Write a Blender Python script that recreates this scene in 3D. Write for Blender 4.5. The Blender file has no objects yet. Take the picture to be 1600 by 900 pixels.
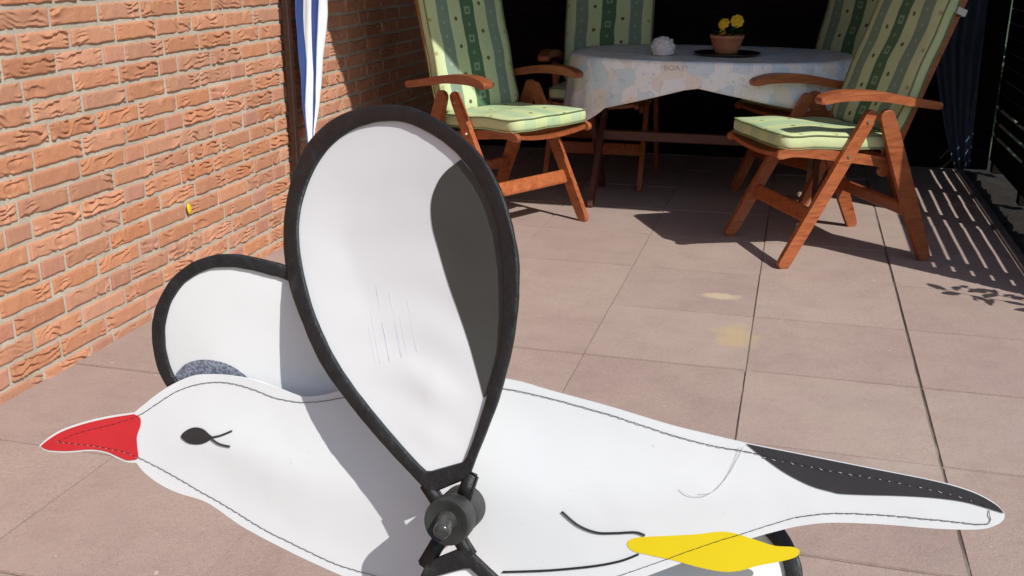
import bpy, bmesh, math, random
import numpy as np
from mathutils import Vector, Matrix, noise
from mathutils.geometry import delaunay_2d_cdt
random.seed(7)
scene = bpy.context.scene
R = math.radians

# ------------------------------------------------------------------ camera, sky, sun, exposure
CAM_H, FPX = 1.2, 1596.0            # camera height, focal length in photo pixels (1600 wide)
YAW, PITCH = R(15.4), R(18.2)
cd = bpy.data.cameras.new('camera'); cam = bpy.data.objects.new('camera', cd)
scene.collection.objects.link(cam); scene.camera = cam
cam.location = (0, 0, CAM_H); cam.rotation_euler = (R(90) - PITCH, 0, YAW)
cd.sensor_width = 36; cd.lens = 36 * FPX / 1600; cd.clip_start = 0.02; cd.clip_end = 3000
TOSUN = Vector((.863, -.565, 1.0)).normalized()
world = bpy.data.worlds.new('World'); scene.world = world; world.use_nodes = True
wn = world.node_tree; wn.nodes.clear()
sky = wn.nodes.new('ShaderNodeTexSky'); sky.sky_type = 'NISHITA'; sky.sun_disc = False
sky.sun_elevation = math.asin(TOSUN.z); sky.sun_rotation = math.atan2(TOSUN.x, TOSUN.y)
bg = wn.nodes.new('ShaderNodeBackground'); bg.inputs[1].default_value = 0.105
wo = wn.nodes.new('ShaderNodeOutputWorld')
wn.links.new(sky.outputs[0], bg.inputs[0]); wn.links.new(bg.outputs[0], wo.inputs[0])
sd = bpy.data.lights.new('sun', 'SUN'); sd.energy = 4.4; sd.angle = R(.53); sd.color = (1.0, .975, .93)
sun = bpy.data.objects.new('sun', sd); scene.collection.objects.link(sun)
sun.location = (4, -3, 6); sun.rotation_euler = TOSUN.to_track_quat('Z', 'Y').to_euler()
scene.view_settings.view_transform = 'Standard'; scene.view_settings.look = 'None'
scene.view_settings.exposure = 0.0; scene.view_settings.gamma = 1.0
scene.view_settings.use_curve_mapping = False
scene.render.resolution_x, scene.render.resolution_y = 1024, 576

# photo pixel -> direction; a pixel's distance comes from the plane it is put on
_f = Vector((-math.sin(YAW) * math.cos(PITCH), math.cos(YAW) * math.cos(PITCH), -math.sin(PITCH)))
_r = Vector((math.cos(YAW), math.sin(YAW), 0)); _u = _r.cross(_f)
CAM = Vector((0, 0, CAM_H))
def ray(x, y): return _f + _r * ((x - 800) / FPX) - _u * ((y - 450) / FPX)
def on_plane(px, P, n):
    d = ray(*px); return CAM + d * ((P - CAM).dot(n) / d.dot(n))

# ------------------------------------------------------------------ object helpers
def link(o): scene.collection.objects.link(o); return o
def obj(name, me, mat=None, parent=None):
    o = bpy.data.objects.new(name, me); link(o)
    if mat and me is not None and not me.materials: me.materials.append(mat)
    if parent: o.parent = parent
    return o
def tag(o, label=None, cat=None, group=None, kind=None):
    if label: o['label'] = label
    if cat: o['category'] = cat
    if group: o['group'] = group
    if kind: o['kind'] = kind
    return o
def empty(name, loc=(0, 0, 0), rz=0.0):
    o = bpy.data.objects.new(name, None); link(o); o.location = loc; o.rotation_euler = (0, 0, rz)
    o.empty_display_size = .1; return o
def to_mesh(bm, name, smooth=False):
    bmesh.ops.recalc_face_normals(bm, faces=bm.faces)
    me = bpy.data.meshes.new(name); bm.to_mesh(me); bm.free()
    if smooth:
        for p in me.polygons: p.use_smooth = True
    return me
def box_bm(bm, lo, hi, bevel=0.0, seg=1):
    vs = [bm.verts.new((x, y, z)) for x in (lo[0], hi[0]) for y in (lo[1], hi[1]) for z in (lo[2], hi[2])]
    fs = [bm.faces.new([vs[i] for i in q]) for q in ((0, 1, 3, 2), (4, 6, 7, 5), (0, 4, 5, 1), (2, 3, 7, 6), (0, 2, 6, 4), (1, 5, 7, 3))]
    if bevel:
        es = list({e for f in fs for e in f.edges})
        bmesh.ops.bevel(bm, geom=es, offset=bevel, segments=seg, affect='EDGES', profile=.6)
def box(name, lo, hi, mat, parent=None, bevel=0.0, seg=1):
    bm = bmesh.new(); box_bm(bm, lo, hi, bevel, seg)
    return obj(name, to_mesh(bm, name), mat, parent)
def extrude_poly(poly, y0, y1, bevel=.004, seg=2, name='m'):
    """polygon in the x-z plane extruded along y, edges rounded"""
    bm = bmesh.new()
    a = [bm.verts.new((x, y0, z)) for x, z in poly]; b = [bm.verts.new((x, y1, z)) for x, z in poly]
    fa = bm.faces.new(a); fb = bm.faces.new(b[::-1]); n = len(poly)
    for i in range(n): bm.faces.new((a[i], b[i], b[(i + 1) % n], a[(i + 1) % n]))
    if bevel:
        es = list(fa.edges) + list(fb.edges)
        bmesh.ops.bevel(bm, geom=es, offset=bevel, segments=seg, affect='EDGES', profile=.6)
    me = to_mesh(bm, name)
    return me
def catmull(pts, sub=6, closed=False):
    P = [np.array(p, float) for p in pts]; n = len(P); out = []
    rng = range(n if closed else n - 1)
    for i in rng:
        if closed: a, b, c, d = P[i - 1], P[i], P[(i + 1) % n], P[(i + 2) % n]
        else: a, b, c, d = P[max(i - 1, 0)], P[i], P[i + 1], P[min(i + 2, n - 1)]
        for k in range(sub):
            t = k / sub
            out.append(.5 * (2 * b + (c - a) * t + (2 * a - 5 * b + 4 * c - d) * t * t + (3 * b - a - 3 * c + d) * t ** 3))
    if not closed: out.append(P[-1])
    return out
def ribbon(pts, widths, cap=5, sub=6):
    """outline of a bar that follows pts with the given widths and rounded ends"""
    C = catmull(pts, sub); W = catmull([(w,) for w in widths], sub); L, Rr = [], []
    for i, c in enumerate(C):
        t = C[min(i + 1, len(C) - 1)] - C[max(i - 1, 0)]; t /= np.linalg.norm(t); nn = np.array([-t[1], t[0]])
        L.append(c + nn * W[i][0] / 2); Rr.append(c - nn * W[i][0] / 2)
    def capf(c, n0, w, s):
        t = np.array([n0[1], -n0[0]]) * s; o = []
        for k in range(1, cap):
            a = math.pi * k / cap; o.append(c + n0 * w / 2 * math.cos(a) + t * w / 2 * math.sin(a) * .8)
        return o
    t1 = C[-1] - C[-2]; t1 /= np.linalg.norm(t1); n1 = np.array([-t1[1], t1[0]])
    t0 = C[1] - C[0]; t0 /= np.linalg.norm(t0); n0 = np.array([-t0[1], t0[0]])
    return L + capf(C[-1], n1, W[-1][0], 1) + Rr[::-1] + capf(C[0], -n0, W[0][0], 1)
def tube_bm(bm, pts, rad, seg=6, rads=None):
    pts = [Vector(p) for p in pts]; rings = []
    up = Vector((0, 0, 1))
    for i, p in enumerate(pts):
        t = (pts[min(i + 1, len(pts) - 1)] - pts[max(i - 1, 0)]).normalized()
        a = t.cross(up)
        if a.length < 1e-3: a = t.cross(Vector((1, 0, 0)))
        a.normalize(); b = t.cross(a); rr = rads[i] if rads else rad
        rings.append([bm.verts.new(p + a * rr * math.cos(2 * math.pi * k / seg) + b * rr * math.sin(2 * math.pi * k / seg)) for k in range(seg)])
    for q, w in zip(rings, rings[1:]):
        for k in range(seg): bm.faces.new((q[k], q[(k + 1) % seg], w[(k + 1) % seg], w[k]))
    bm.faces.new(rings[0][::-1]); bm.faces.new(rings[-1])
def tube(name, pts, rad, mat, parent=None, seg=8, rads=None):
    bm = bmesh.new(); tube_bm(bm, pts, rad, seg, rads); return obj(name, to_mesh(bm, name, True), mat, parent)
def lathe(name, prof, mat, parent=None, seg=32, loc=(0, 0, 0), wob=0.0):
    bm = bmesh.new(); rings = []
    for r_, z in prof:
        rings.append([bm.verts.new((r_ * math.cos(2 * math.pi * k / seg), r_ * math.sin(2 * math.pi * k / seg), z)) for k in range(seg)])
    for a, b in zip(rings, rings[1:]):
        for k in range(seg): bm.faces.new((a[k], a[(k + 1) % seg], b[(k + 1) % seg], b[k]))
    bm.faces.new(rings[0][::-1]); bm.faces.new(rings[-1])
    o = obj(name, to_mesh(bm, name, True), mat, parent); o.location = loc; return o

# ------------------------------------------------------------------ material helpers
class NT:
    def __init__(s, name):
        s.m = bpy.data.materials.new(name); s.m.use_nodes = True; s.t = s.m.node_tree
        s.b = s.t.nodes['Principled BSDF']; s.out = s.t.nodes['Material Output']
    def n(s, ty, **kw):
        nd = s.t.nodes.new('ShaderNode' + ty)
        for k, v in kw.items():
            if k.startswith('i_'): nd.inputs[k[2:].replace('_', ' ')].default_value = v
            else: setattr(nd, k, v)
        return nd
    def l(s, a, b): s.t.links.new(a, b)
    def put(s, v, sock):
        if hasattr(v, 'is_linked') or hasattr(v, 'links'): s.l(v, sock)
        else: sock.default_value = v
    def math(s, op, a, b=0.0, c=0.0):
        nd = s.n('Math', operation=op)
        for i, v in enumerate((a, b, c)): s.put(v, nd.inputs[i])
        return nd.outputs[0]
    def mix(s, f, a, b, bt='MIX'):
        nd = s.n('Mix', data_type='RGBA', blend_type=bt); s.put(f, nd.inputs[0])
        for v, i in ((a, 6), (b, 7)):
            if isinstance(v, tuple): nd.inputs[i].default_value = (*v[:3], 1)
            else: s.l(v, nd.inputs[i])
        return nd.outputs[2]
    def noise(s, scale, detail=4, rough=.55, vec=None, dist=0.0):
        nd = s.n('TexNoise'); nd.inputs['Scale'].default_value = scale; nd.inputs['Detail'].default_value = detail
        nd.inputs['Roughness'].default_value = rough; nd.inputs['Distortion'].default_value = dist
        if vec is not None: s.l(vec, nd.inputs['Vector'])
        return nd.outputs['Fac']
    def ramp(s, f, stops):
        nd = s.n('ValToRGB'); el = nd.color_ramp.elements
        while len(el) < len(stops): el.new(.5)
        for e, (p, c) in zip(el, stops): e.position = p; e.color = (*c[:3], 1) if isinstance(c, tuple) else (c, c, c, 1)
        s.l(f, nd.inputs[0]); return nd.outputs[0]
    def bump(s, h, strength=.3, dist=.01, nrm=None):
        nd = s.n('Bump'); nd.inputs['Strength'].default_value = strength; nd.inputs['Distance'].default_value = dist
        s.l(h, nd.inputs['Height'])
        if nrm is not None: s.l(nrm, nd.inputs['Normal'])
        return nd.outputs[0]
    def coord(s, k='Object'): return s.n('TexCoord').outputs[k]
    def done(s, col=None, rough=.6, nrm=None, **kw):
        if col is not None:
            if isinstance(col, tuple): s.b.inputs['Base Color'].default_value = (*col[:3], 1)
            else: s.l(col, s.b.inputs['Base Color'])
        s.put(rough, s.b.inputs['Roughness'])
        if nrm is not None: s.l(nrm, s.b.inputs['Normal'])
        for k, v in kw.items(): s.b.inputs[k.replace('_', ' ')].default_value = v
        return s.m

def mat_noise(name, c0, c1, scale=20, rough=.7, bump=.2, bscale=None, bdist=.004, vec='Object', **kw):
    m = NT(name); v = m.coord(vec); f = m.noise(scale, 5, .6, v)
    col = m.ramp(f, [(.3, c0), (.7, c1)])
    b = m.bump(m.noise(bscale or scale * 4, 5, .65, v), bump, bdist)
    return m.done(col, rough, b, **kw)

def mat_brick(name, tones):
    m = NT(name); v = m.coord('Object')
    oi = m.n('ObjectInfo'); rnd = oi.outputs['Random']
    off = m.n('VectorMath', operation='ADD'); m.l(v, off.inputs[0])
    sc = m.n('VectorMath', operation='SCALE'); m.l(oi.outputs['Location'], sc.inputs[0]); sc.inputs['Scale'].default_value = 3.7
    m.l(sc.outputs[0], off.inputs[1]); p = off.outputs[0]
    base = m.ramp(rnd, tones)
    n1 = m.noise(14, 4, .6, p); n2 = m.noise(90, 5, .7, p)
    col = m.mix(m.math('MULTIPLY', m.ramp(n1, [(.35, 0.), (.7, 1.)]), .5), base, (.51, .235, .13))
    col = m.mix(m.math('MULTIPLY', m.ramp(n2, [(.5, 0.), (.78, 1.)]), .35), col, (.25, .085, .04))
    n3 = m.noise(33, 3, .6, p)
    col = m.mix(m.math('MULTIPLY', m.ramp(n3, [(.62, 0.), (.74, 1.)]), .45), col, (.60, .40, .27))
    hs = m.n('HueSaturation'); m.l(col, hs.inputs['Color']); r2 = m.math('FRACT', m.math('MULTIPLY', rnd, 17.3)); m.l(m.math('MULTIPLY_ADD', r2, .20, .86), hs.inputs['Value']); m.l(m.math('MULTIPLY_ADD', m.math('FRACT', m.math('MULTIPLY', rnd, 41.7)),   .12, .93), hs.inputs['Saturation']); col = hs.outputs[0]
    nb = m.bump(m.noise(42, 5, .7, p, .6), .6, .005); nb = m.bump(m.noise(300, 3, .7, p), .35, .0012, nb)
    return m.done(col, .92, nb)

def mat_wood(name, c0, c1, c2, rough=.45, scale=1.0, matte=False):
    m = NT(name); v = m.coord('Object'); oi = m.n('ObjectInfo')
    mp = m.n('Mapping'); m.l(v, mp.inputs['Vector']); mp.inputs['Scale'].default_value = (3 * scale, 22 * scale, 22 * scale)
    ad = m.n('VectorMath', operation='ADD'); m.l(mp.outputs[0], ad.inputs[0])
    cx = m.n('CombineXYZ'); m.l(m.math('MULTIPLY', oi.outputs['Random'], 60.0), cx.inputs[0]); m.l(cx.outputs[0], ad.inputs[1])
    g = m.noise(2.2, 6, .65, ad.outputs[0], 1.2); fine = m.noise(9, 4, .7, ad.outputs[0])
    col = m.ramp(g, [(.28, c0), (.5, c1), (.75, c2)])
    col = m.mix(m.math('MULTIPLY', fine, .28), col, c0)
    hs = m.n('HueSaturation'); m.l(col, hs.inputs['Color']); m.l(m.math('MULTIPLY_ADD', oi.outputs['Random'], .35, .82), hs.inputs['Value'])
    rg = m.math('MULTIPLY_ADD', g, .25, rough - .1)
    if matte: return m.done(hs.outputs[0], .95, m.bump(g, .2, .002), Specular_IOR_Level=.12)
    return m.done(hs.outputs[0], rg, m.bump(g, .12, .002))

M = {}
M['brick'] = mat_brick('brick_clay', [(0., (.43, .185, .10)), (.35, (.49, .225, .125)), (.7, (.52, .25, .145)), (1., (.46, .21, .12))])
M['header'] = mat_brick('brick_clay_pale', [(0., (.46, .22, .15)), (.5, (.50, .235, .16)), (1., (.49, .22, .135))])
m = NT('mortar'); v = m.coord('Object'); c = m.ramp(m.noise(9, 6, .65, v), [(.3, (.37, .325, .255)), (.7, (.54, .485, .395))])
c = m.mix(m.math('MULTIPLY', m.ramp(m.noise(160, 3, .7, v), [(.5, 0.), (.75, 1.)]), .4), c, (.25, .21, .17))
M['mortar'] = m.done(c, .95, m.bump(m.noise(120, 5, .7, v), .7, .004))
# paving slabs: fine-grained brown-red concrete, per slab tone, pale and yellow stains, pits
m = NT('paving_concrete'); g = m.n('NewGeometry').outputs['Position']; oi = m.n('ObjectInfo')
base = m.ramp(oi.outputs['Random'], [(0., (.375, .272, .24)), (.3, (.435, .322, .28)), (.6, (.395, .284, .252)), (1., (.445, .335, .292))])
base = m.mix(m.math('MULTIPLY', m.ramp(m.noise(2.4, 6, .62, g, .4), [(.3, 0.), (.72, 1.)]), .6), base, (.47, .365, .30))
base = m.mix(m.math('MULTIPLY', m.ramp(m.noise(7, 6, .68, g), [(.45, 0.), (.8, 1.)]), .4), base, (.24, .165, .14))
base = m.mix(m.math('MULTIPLY', m.ramp(m.noise(330, 3, .8, g), [(.42, 0.), (.70, 1.)]), .6), base, (.20, .135, .115))
base = m.mix(m.math('MULTIPLY', m.ramp(m.noise(210, 2, .7, g), [(.64, 0.), (.72, 1.)]), .5), base, (.56, .46, .40))
base = m.mix(m.math('MULTIPLY', m.ramp(m.noise(38, 2, .6, g), [(.735, 0.), (.76, 1.)]), .8), base, (.62, .54, .47))
def spot(col, cx, cy, rx, ry, tint, amt):
    mp = m.n('Mapping', vector_type='TEXTURE'); m.l(g, mp.inputs['Vector'])
    mp.inputs['Location'].default_value = (cx, cy, 0); mp.inputs['Scale'].default_value = (rx, ry, 1)
    ln = m.n('VectorMath', operation='LENGTH'); m.l(mp.outputs[0], ln.inputs[0])
    d = m.math('ADD', ln.outputs['Value'], m.math('MULTIPLY_ADD', m.noise(16, 4, .6, g), 1.3, -.65))
    return m.mix(m.math('MULTIPLY', m.ramp(d, [(.45, 1.), (1., 0.)]), amt), col, tint)
base = spot(base, -.125, 3.23, .085, .13, (.50, .38, .20), .75)
base = spot(base, -.205, 3.63, .085, .045, (.60, .48, .32), .8)
base = spot(base, .34, 2.42, .16, .05, (.45, .37, .31), .5)
base = m.mix(m.math('MULTIPLY', m.ramp(m.noise(75, 4, .75, g, .5), [(.5, 0.), (.72, 1.)]), .3), base, (.22, .15, .125))
base = m.mix(m.math('MULTIPLY', m.ramp(m.noise(1.1, 5, .6, g), [(.45, 0.), (.7, 1.)]), .3), base, (.50, .40, .33))
nb = m.bump(m.noise(260, 4, .75, g), .6, .002); nb = m.bump(m.noise(30, 5, .65, g), .4, .004, nb)
M['slab'] = m.done(base, .88, nb)
M['joint'] = mat_noise('joint_sand', (.06, .045, .037), (.34, .27, .22), 2.2, .95, .6, 180)
M['soil'] = mat_noise('soil', (.008, .006, .004), (.03, .021, .014), 14, .95, .9, 60, .03)
M['lawn'] = mat_noise('lawn', (.035, .06, .015), (.09, .13, .035), 6, .9, .6, 80, .03)
M['kerb'] = mat_noise('edging_concrete', (.16, .13, .115), (.24, .20, .175), 12, .9, .4, 120)
M['teak'] = mat_wood('oiled_hardwood', (.16, .038, .013), (.345, .095, .030), (.45, .148, .054), .38)
M['teak_dark'] = mat_wood('old_hardwood', (.05, .016, .009), (.10, .032, .017), (.14, .05, .025), .5)
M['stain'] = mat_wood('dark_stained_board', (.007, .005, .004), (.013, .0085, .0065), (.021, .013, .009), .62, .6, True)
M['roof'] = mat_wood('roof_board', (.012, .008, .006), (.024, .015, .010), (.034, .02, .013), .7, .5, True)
M['post'] = mat_wood('brown_post', (.022, .010, .006), (.045, .02, .011), (.06, .028, .016), .5)
M['bolt'] = NT('brass_bolt').done((.45, .33, .2), .4, Metallic=.8)
# gull
m = NT('white_vinyl'); v = m.coord('Object')
c = m.ramp(m.noise(5, 5, .6, v), [(.3, (.735, .75, .76)), (.7, (.80, .815, .825))])
c = m.mix(m.math('MULTIPLY', m.ramp(m.noise(3.2, 6, .7, v, .8), [(.52, 0.), (.75, 1.)]), .3), c, (.66, .65, .62))
c = m.mix(m.math('MULTIPLY', m.ramp(m.noise(150, 2, .6, v), [(.74, 0.), (.78, 1.)]), .35), c, (.5, .48, .44))
nb = m.bump(m.noise(7, 3, .5, v, .3), .14, .01); nb = m.bump(m.noise(1100, 2, .6, v), .12, .0004, nb)
M['vinyl'] = m.done(c, .42, nb, Specular_IOR_Level=.35)
m = NT('white_sailcloth'); v = m.coord('Object')
c = m.ramp(m.noise(6, 5, .6, v), [(.3, (.86, .87, .88)), (.7, (.90, .91, .92))])
m.done(c, .55, m.bump(m.noise(9, 3, .5, v), .12, .008))
tr = m.n('BsdfTranslucent'); tr.inputs[0].default_value = (.8, .8, .8, 1); ms = m.n('MixShader'); ms.inputs[0].default_value = .07
m.l(m.b.outputs[0], ms.inputs[1]); m.l(tr.outputs[0], ms.inputs[2]); m.l(ms.outputs[0], m.out.inputs[0]); M['sail'] = m.m
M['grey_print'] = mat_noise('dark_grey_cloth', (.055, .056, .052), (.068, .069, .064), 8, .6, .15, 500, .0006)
m = NT('blue_grey_cloth'); v = m.coord('Object')
f = m.noise(420, 2, .6, v); M['blue_print'] = m.done(m.ramp(f, [(.4, (.11, .125, .17)), (.6, (.30, .33, .40))]), .7, m.bump(f, .3, .001))
m = NT('black_webbing'); v = m.coord('Object')
c = m.ramp(m.noise(55, 5, .7, v), [(.3, (.008, .008, .009)), (.62, (.018, .018, .020)), (.78, (.05, .05, .05))])
M['webbing'] = m.done(c, .5, m.bump(m.noise(130, 5, .7, v, .5), .5, .003))
M['red'] = mat_noise('red_print', (.58, .022, .03), (.66, .03, .038), 10, .45, .1, 300, .0005)
M['tailblack'] = mat_noise('black_print', (.028, .024, .028), (.04, .035, .038), 10, .5, .15, 400, .0006)
M['ink'] = NT('black_ink').done((.016, .016, .018), .55)
M['eye'] = NT('eye_ink').done((.03, .03, .032), .5)
M['thread'] = NT('black_thread').done((.02, .018, .02), .8)
M['thread_pale'] = NT('pale_thread').done((.45, .43, .42), .8)
M['tagprint'] = NT('pale_blue_ink').done((.55, .58, .66), .7)
M['yellow'] = mat_noise('yellow_print', (.80, .60, .005), (.84, .65, .008), 8, .4, .08, 300, .0005)
M['hub'] = mat_noise('worn_dark_plastic', (.017, .018, .016), (.042, .043, .039), 45, .5, .3, 200, .001)
M['pin'] = mat_noise('smoky_plastic', (.025, .025, .023), (.075, .075, .068), 60, .2, .1, 200, .001)
M['stake'] = NT('fibreglass_rod').done((.03, .03, .03), .4)
# furniture soft goods
M['strap'] = NT('white_strap').done((.6, .58, .54), .8)
M['piping'] = NT('cushion_piping').done((.17, .20, .09), .8)
def mat_cushion(name, pale):
    m = NT(name); uv = m.n('UVMap'); uv.uv_map = 'UVMap'; sx = m.n('SeparateXYZ'); m.l(uv.outputs[0], sx.inputs[0])
    v = m.coord('Object')
    wob = m.math('MULTIPLY_ADD', m.noise(6, 2, .5, v), .06, -.03)
    U = m.math('ADD', sx.outputs[0], wob); V = sx.outputs[1]
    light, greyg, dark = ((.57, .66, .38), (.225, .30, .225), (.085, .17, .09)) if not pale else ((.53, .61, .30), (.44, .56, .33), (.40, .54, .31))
    edge = (.56, .62, .33)
    nd = m.n('ValToRGB'); cr = nd.color_ramp; cr.interpolation = 'CONSTANT'
    stops = [(0., edge), (.075, light), (.12, greyg), (.265, light), (.415, dark), (.585, light), (.735, greyg), (.88, light), (.93, edge)]
    while len(cr.elements) < len(stops): cr.elements.new(.5)
    for e, (p, c) in zip(cr.elements, stops): e.position = p; e.color = (*c, 1)
    m.l(U, nd.inputs[0]); col = nd.outputs[0]
    def rowmask(u0, pitch, off, ru, rv, square=False, hole=0.0):
        fv = m.math('FRACT', m.math('MULTIPLY_ADD', V, 1 / pitch, off))
        dv = m.math('MULTIPLY', m.math('SUBTRACT', fv, .5), pitch / rv)
        du = m.math('MULTIPLY', m.math('SUBTRACT', U, u0), .48 / ru)
        if square: d = m.math('MAXIMUM', m.math('ABSOLUTE', du), m.math('ABSOLUTE', dv))
        else: d = m.math('SQRT', m.math('ADD', m.math('MULTIPLY', du, du), m.math('MULTIPLY', dv, dv)))
        k = m.math('LESS_THAN', d, 1.0)
        if hole: k = m.math('MULTIPLY', k, m.math('GREATER_THAN', d, hole))
        return k
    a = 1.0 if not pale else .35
    for u0, o in ((.19, .0), (.81, .4)): col = m.mix(m.math('MULTIPLY', rowmask(u0, .062, o, .0062, .007), .75 * a), col, (.42, .46, .40))
    for u0, o in ((.34, .2), (.66, .7)): col = m.mix(m.math('MULTIPLY', rowmask(u0, .125, o, .0095, .0095), .9), col, (.085, .05, .022))
    for u0, o in ((.03, .4), (.965, .9)): col = m.mix(m.math('MULTIPLY', rowmask(u0, .15, o, .009, .009), .6), col, (.32, .17, .09))
    col = m.mix(.85 * a, col, m.mix(rowmask(.5, .128, .1, .0175, .0175, True, .45), col, (.30, .40, .27)))
    col = m.mix(m.math('MULTIPLY', rowmask(.5, .128, .6, .009, .009), .7 * a), col, (.25, .34, .24))
    col = m.mix(m.math('MULTIPLY', m.noise(30, 4, .6, v), .25), col, m.mix(.5, col, (.1, .12, .06)))
    nb = m.bump(m.noise(700, 2, .6, v), .2, .0008); nb = m.bump(m.noise(11, 3, .55, v), .35, .012, nb)
    return m.done(col, .9, nb)
M['cushion'] = mat_cushion('striped_cushion_cloth', False); M['cushion_seat'] = mat_cushion('sunwashed_cushion_cloth', True)  # seat copy of the same cloth, strong sun painted in as washed-out stripes
m = NT('printed_tablecloth'); uv = m.n('UVMap'); uv.uv_map = 'UVMap'
vo = m.n('TexVoronoi'); m.l(uv.outputs[0], vo.inputs['Vector']); vo.inputs['Scale'].default_value = 12; vo.inputs['Randomness'].default_value = .8; vo.distance = 'CHEBYCHEV'
sx = m.n('SeparateColor'); m.l(vo.outputs['Color'], sx.inputs[0])
c = m.mix(m.math('MULTIPLY', m.ramp(sx.outputs[0], [(.6, 0.), (.62, 1.)]), .6), (.90, .91, .92), (.84, .73, .60))
c = m.mix(m.math('MULTIPLY', m.ramp(sx.outputs[1], [(.70, 0.), (.72, 1.)]), .7), c, (.60, .74, .84))
c = m.mix(m.math('MULTIPLY', m.ramp(m.noise(34, 4, .7, uv.outputs[0]), [(.56, 0.), (.66, 1.)]), .5), c, (.42, .42, .45))
M['cloth'] = m.done(c, .45, m.bump(m.noise(14, 3, .5, uv.outputs[0]), .3, .01))
M['cloth_ink'] = NT('faded_brown_ink').done((.56, .52, .48), .7)
M['terracotta'] = mat_noise('terracotta', (.42, .165, .085), (.52, .22, .12), 14, .8, .2, 90)
M['plate'] = NT('black_plate').done((.012, .012, .014), .3)
M['ceramic'] = mat_noise('white_ceramic', (.62, .62, .61), (.74, .74, .73), 20, .5, .4, 70, .004)
M['petal'] = mat_noise('yellow_petal', (.75, .42, .01), (.85, .55, .02), 30, .6, .2)
M['leaf'] = mat_noise('leaf', (.03, .06, .015), (.06, .11, .03), 20, .55, .3)
M['stem'] = NT('stem').done((.06, .07, .02), .7)
M['navy'] = mat_noise('navy_canvas', (.055, .075, .115), (.085, .11, .155), 6, .75, .3, 300, .001)
m = NT('striped_canvas'); uv = m.n('UVMap'); uv.uv_map = 'UVMap'; sx = m.n('SeparateXYZ'); m.l(uv.outputs[0], sx.inputs[0])
nd = m.n('ValToRGB'); cr = nd.color_ramp; cr.interpolation = 'CONSTANT'
BL, WH = (.035, .065, .21, 1), (.74, .75, .77, 1)
st = [(0., BL), (.17, WH), (.50, BL), (.77, WH)]
while len(cr.elements) < len(st): cr.elements.new(.5)
for e, (p, c) in zip(cr.elements, st): e.position = p; e.color = c
m.l(sx.outputs[0], nd.inputs[0]); M['stripes'] = m.done(nd.outputs[0], .5, m.bump(m.noise(20, 3, .5, m.coord('Object')), .3, .006))
M['paint'] = NT('yellow_lump').done((.75, .50, .01), .5)

# ------------------------------------------------------------------ ground and patio
me = bpy.data.meshes.new('garden_ground'); s = 400
me.from_pydata([(-s, -s, -.05), (s, -s, -.05), (s, s, -.05), (-s, s, -.05)], [], [(0, 1, 2, 3)])
tag(obj('garden_ground', me, M['lawn']), kind='structure')
PX0, PX1, PY0, PY1 = -2.0735, .965, -2.0, 6.42
patio = tag(box('patio', (PX0, PY0, -.045), (PX1, PY1, -.0045), M['joint']), kind='structure')
slab_meshes = []
for k in range(6):
    bm = bmesh.new(); box_bm(bm, (-.25, -.25, -.035), (.25, .25, 0))
    bmesh.ops.subdivide_edges(bm, edges=[e for e in bm.edges if e.verts[0].co.z > -.01 and e.verts[1].co.z > -.01], cuts=9, use_grid_fill=True)
    bmesh.ops.bevel(bm, geom=[e for e in bm.edges if all(v_.co.z > -.01 for v_ in e.verts) and any(abs(f.normal.z) < .5 for f in e.link_faces)], offset=.0022, segments=2, affect='EDGES')
    for vv in bm.verts:
        if vv.co.z > -.01: vv.co.z += .0010 * noise.noise(Vector((vv.co.x * 5, vv.co.y * 5, k * 9.1)))
        if max(abs(vv.co.x), abs(vv.co.y)) > .24:
            j = .0011 * noise.noise(Vector((vv.co.x * 26 + k * 5, vv.co.y * 26, 3)))
            if vv.co.z > -.004 and j > .0004: vv.co.z -= j * 2.0
            vv.co.x -= math.copysign(abs(j), vv.co.x) * (abs(vv.co.x) > .24); vv.co.y -= math.copysign(abs(j), vv.co.y) * (abs(vv.co.y) > .24)
    slab_meshes.append(to_mesh(bm, 'paving_slab', True)); slab_meshes[-1].set_sharp_from_angle(angle=R(30))
XJ = [-2.0745 + .4990 * q for q in range(7)]; XG = [.004, .003, .0020, .0005, .0022, .0062, .003]
YJ = [2.446 + .4940 * q for q in range(-9, 9)]
YG = {0: .0034, 1: .0056, 2: .0007, 3: .0005, 4: .0005, -1: .0042}
for i in range(6):
    for q in range(len(YJ) - 1):
        k = q - 9
        if YJ[q] < PY0 - .01 or YJ[q + 1] > PY1 + .3: continue
        x0, x1 = XJ[i] + XG[i] / 2, XJ[i + 1] - XG[i + 1] / 2
        y0, y1 = YJ[q] + YG.get(k, .003) / 2, min(YJ[q + 1], PY1 - .02) - YG.get(k + 1, .003) / 2
        o = obj('paving_slab', slab_meshes[random.randrange(6)], M['slab'], patio)
        o.location = ((x0 + x1) / 2, (y0 + y1) / 2 + random.uniform(-.0006, .0006), random.uniform(-.0014, .0014))
        o.scale = ((x1 - x0) / .5, (y1 - y0) / .5, 1)
        o.rotation_euler = (random.uniform(-.0012, .0012), random.uniform(-.0012, .0012), random.choice((0, math.pi)) + random.uniform(-.0008, .0008))
edging = tag(box('patio_edging', (.928, PY0, -.10), (.972, PY1, .004), M['kerb'], None, .004), kind='structure')
bed = bmesh.new(); nx, ny = 8, 90; gv = []
for a in range(nx + 1):
    row = []
    for b_ in range(ny + 1):
        x = .972 + .36 * a / nx; y = 3.0 + 3.9 * b_ / ny
        row.append(bed.verts.new((x, y, -.022 + .014 * noise.noise(Vector((x * 11, y * 11, 0))) + .012 * noise.noise(Vector((x * 40, y * 40, 5))))))
    gv.append(row)
for a in range(nx):
    for b_ in range(ny): bed.faces.new((gv[a][b_], gv[a + 1][b_], gv[a + 1][b_ + 1], gv[a][b_ + 1]))
tag(obj('planting_bed', to_mesh(bed, 'planting_bed', True), M['soil']), kind='structure')

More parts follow.
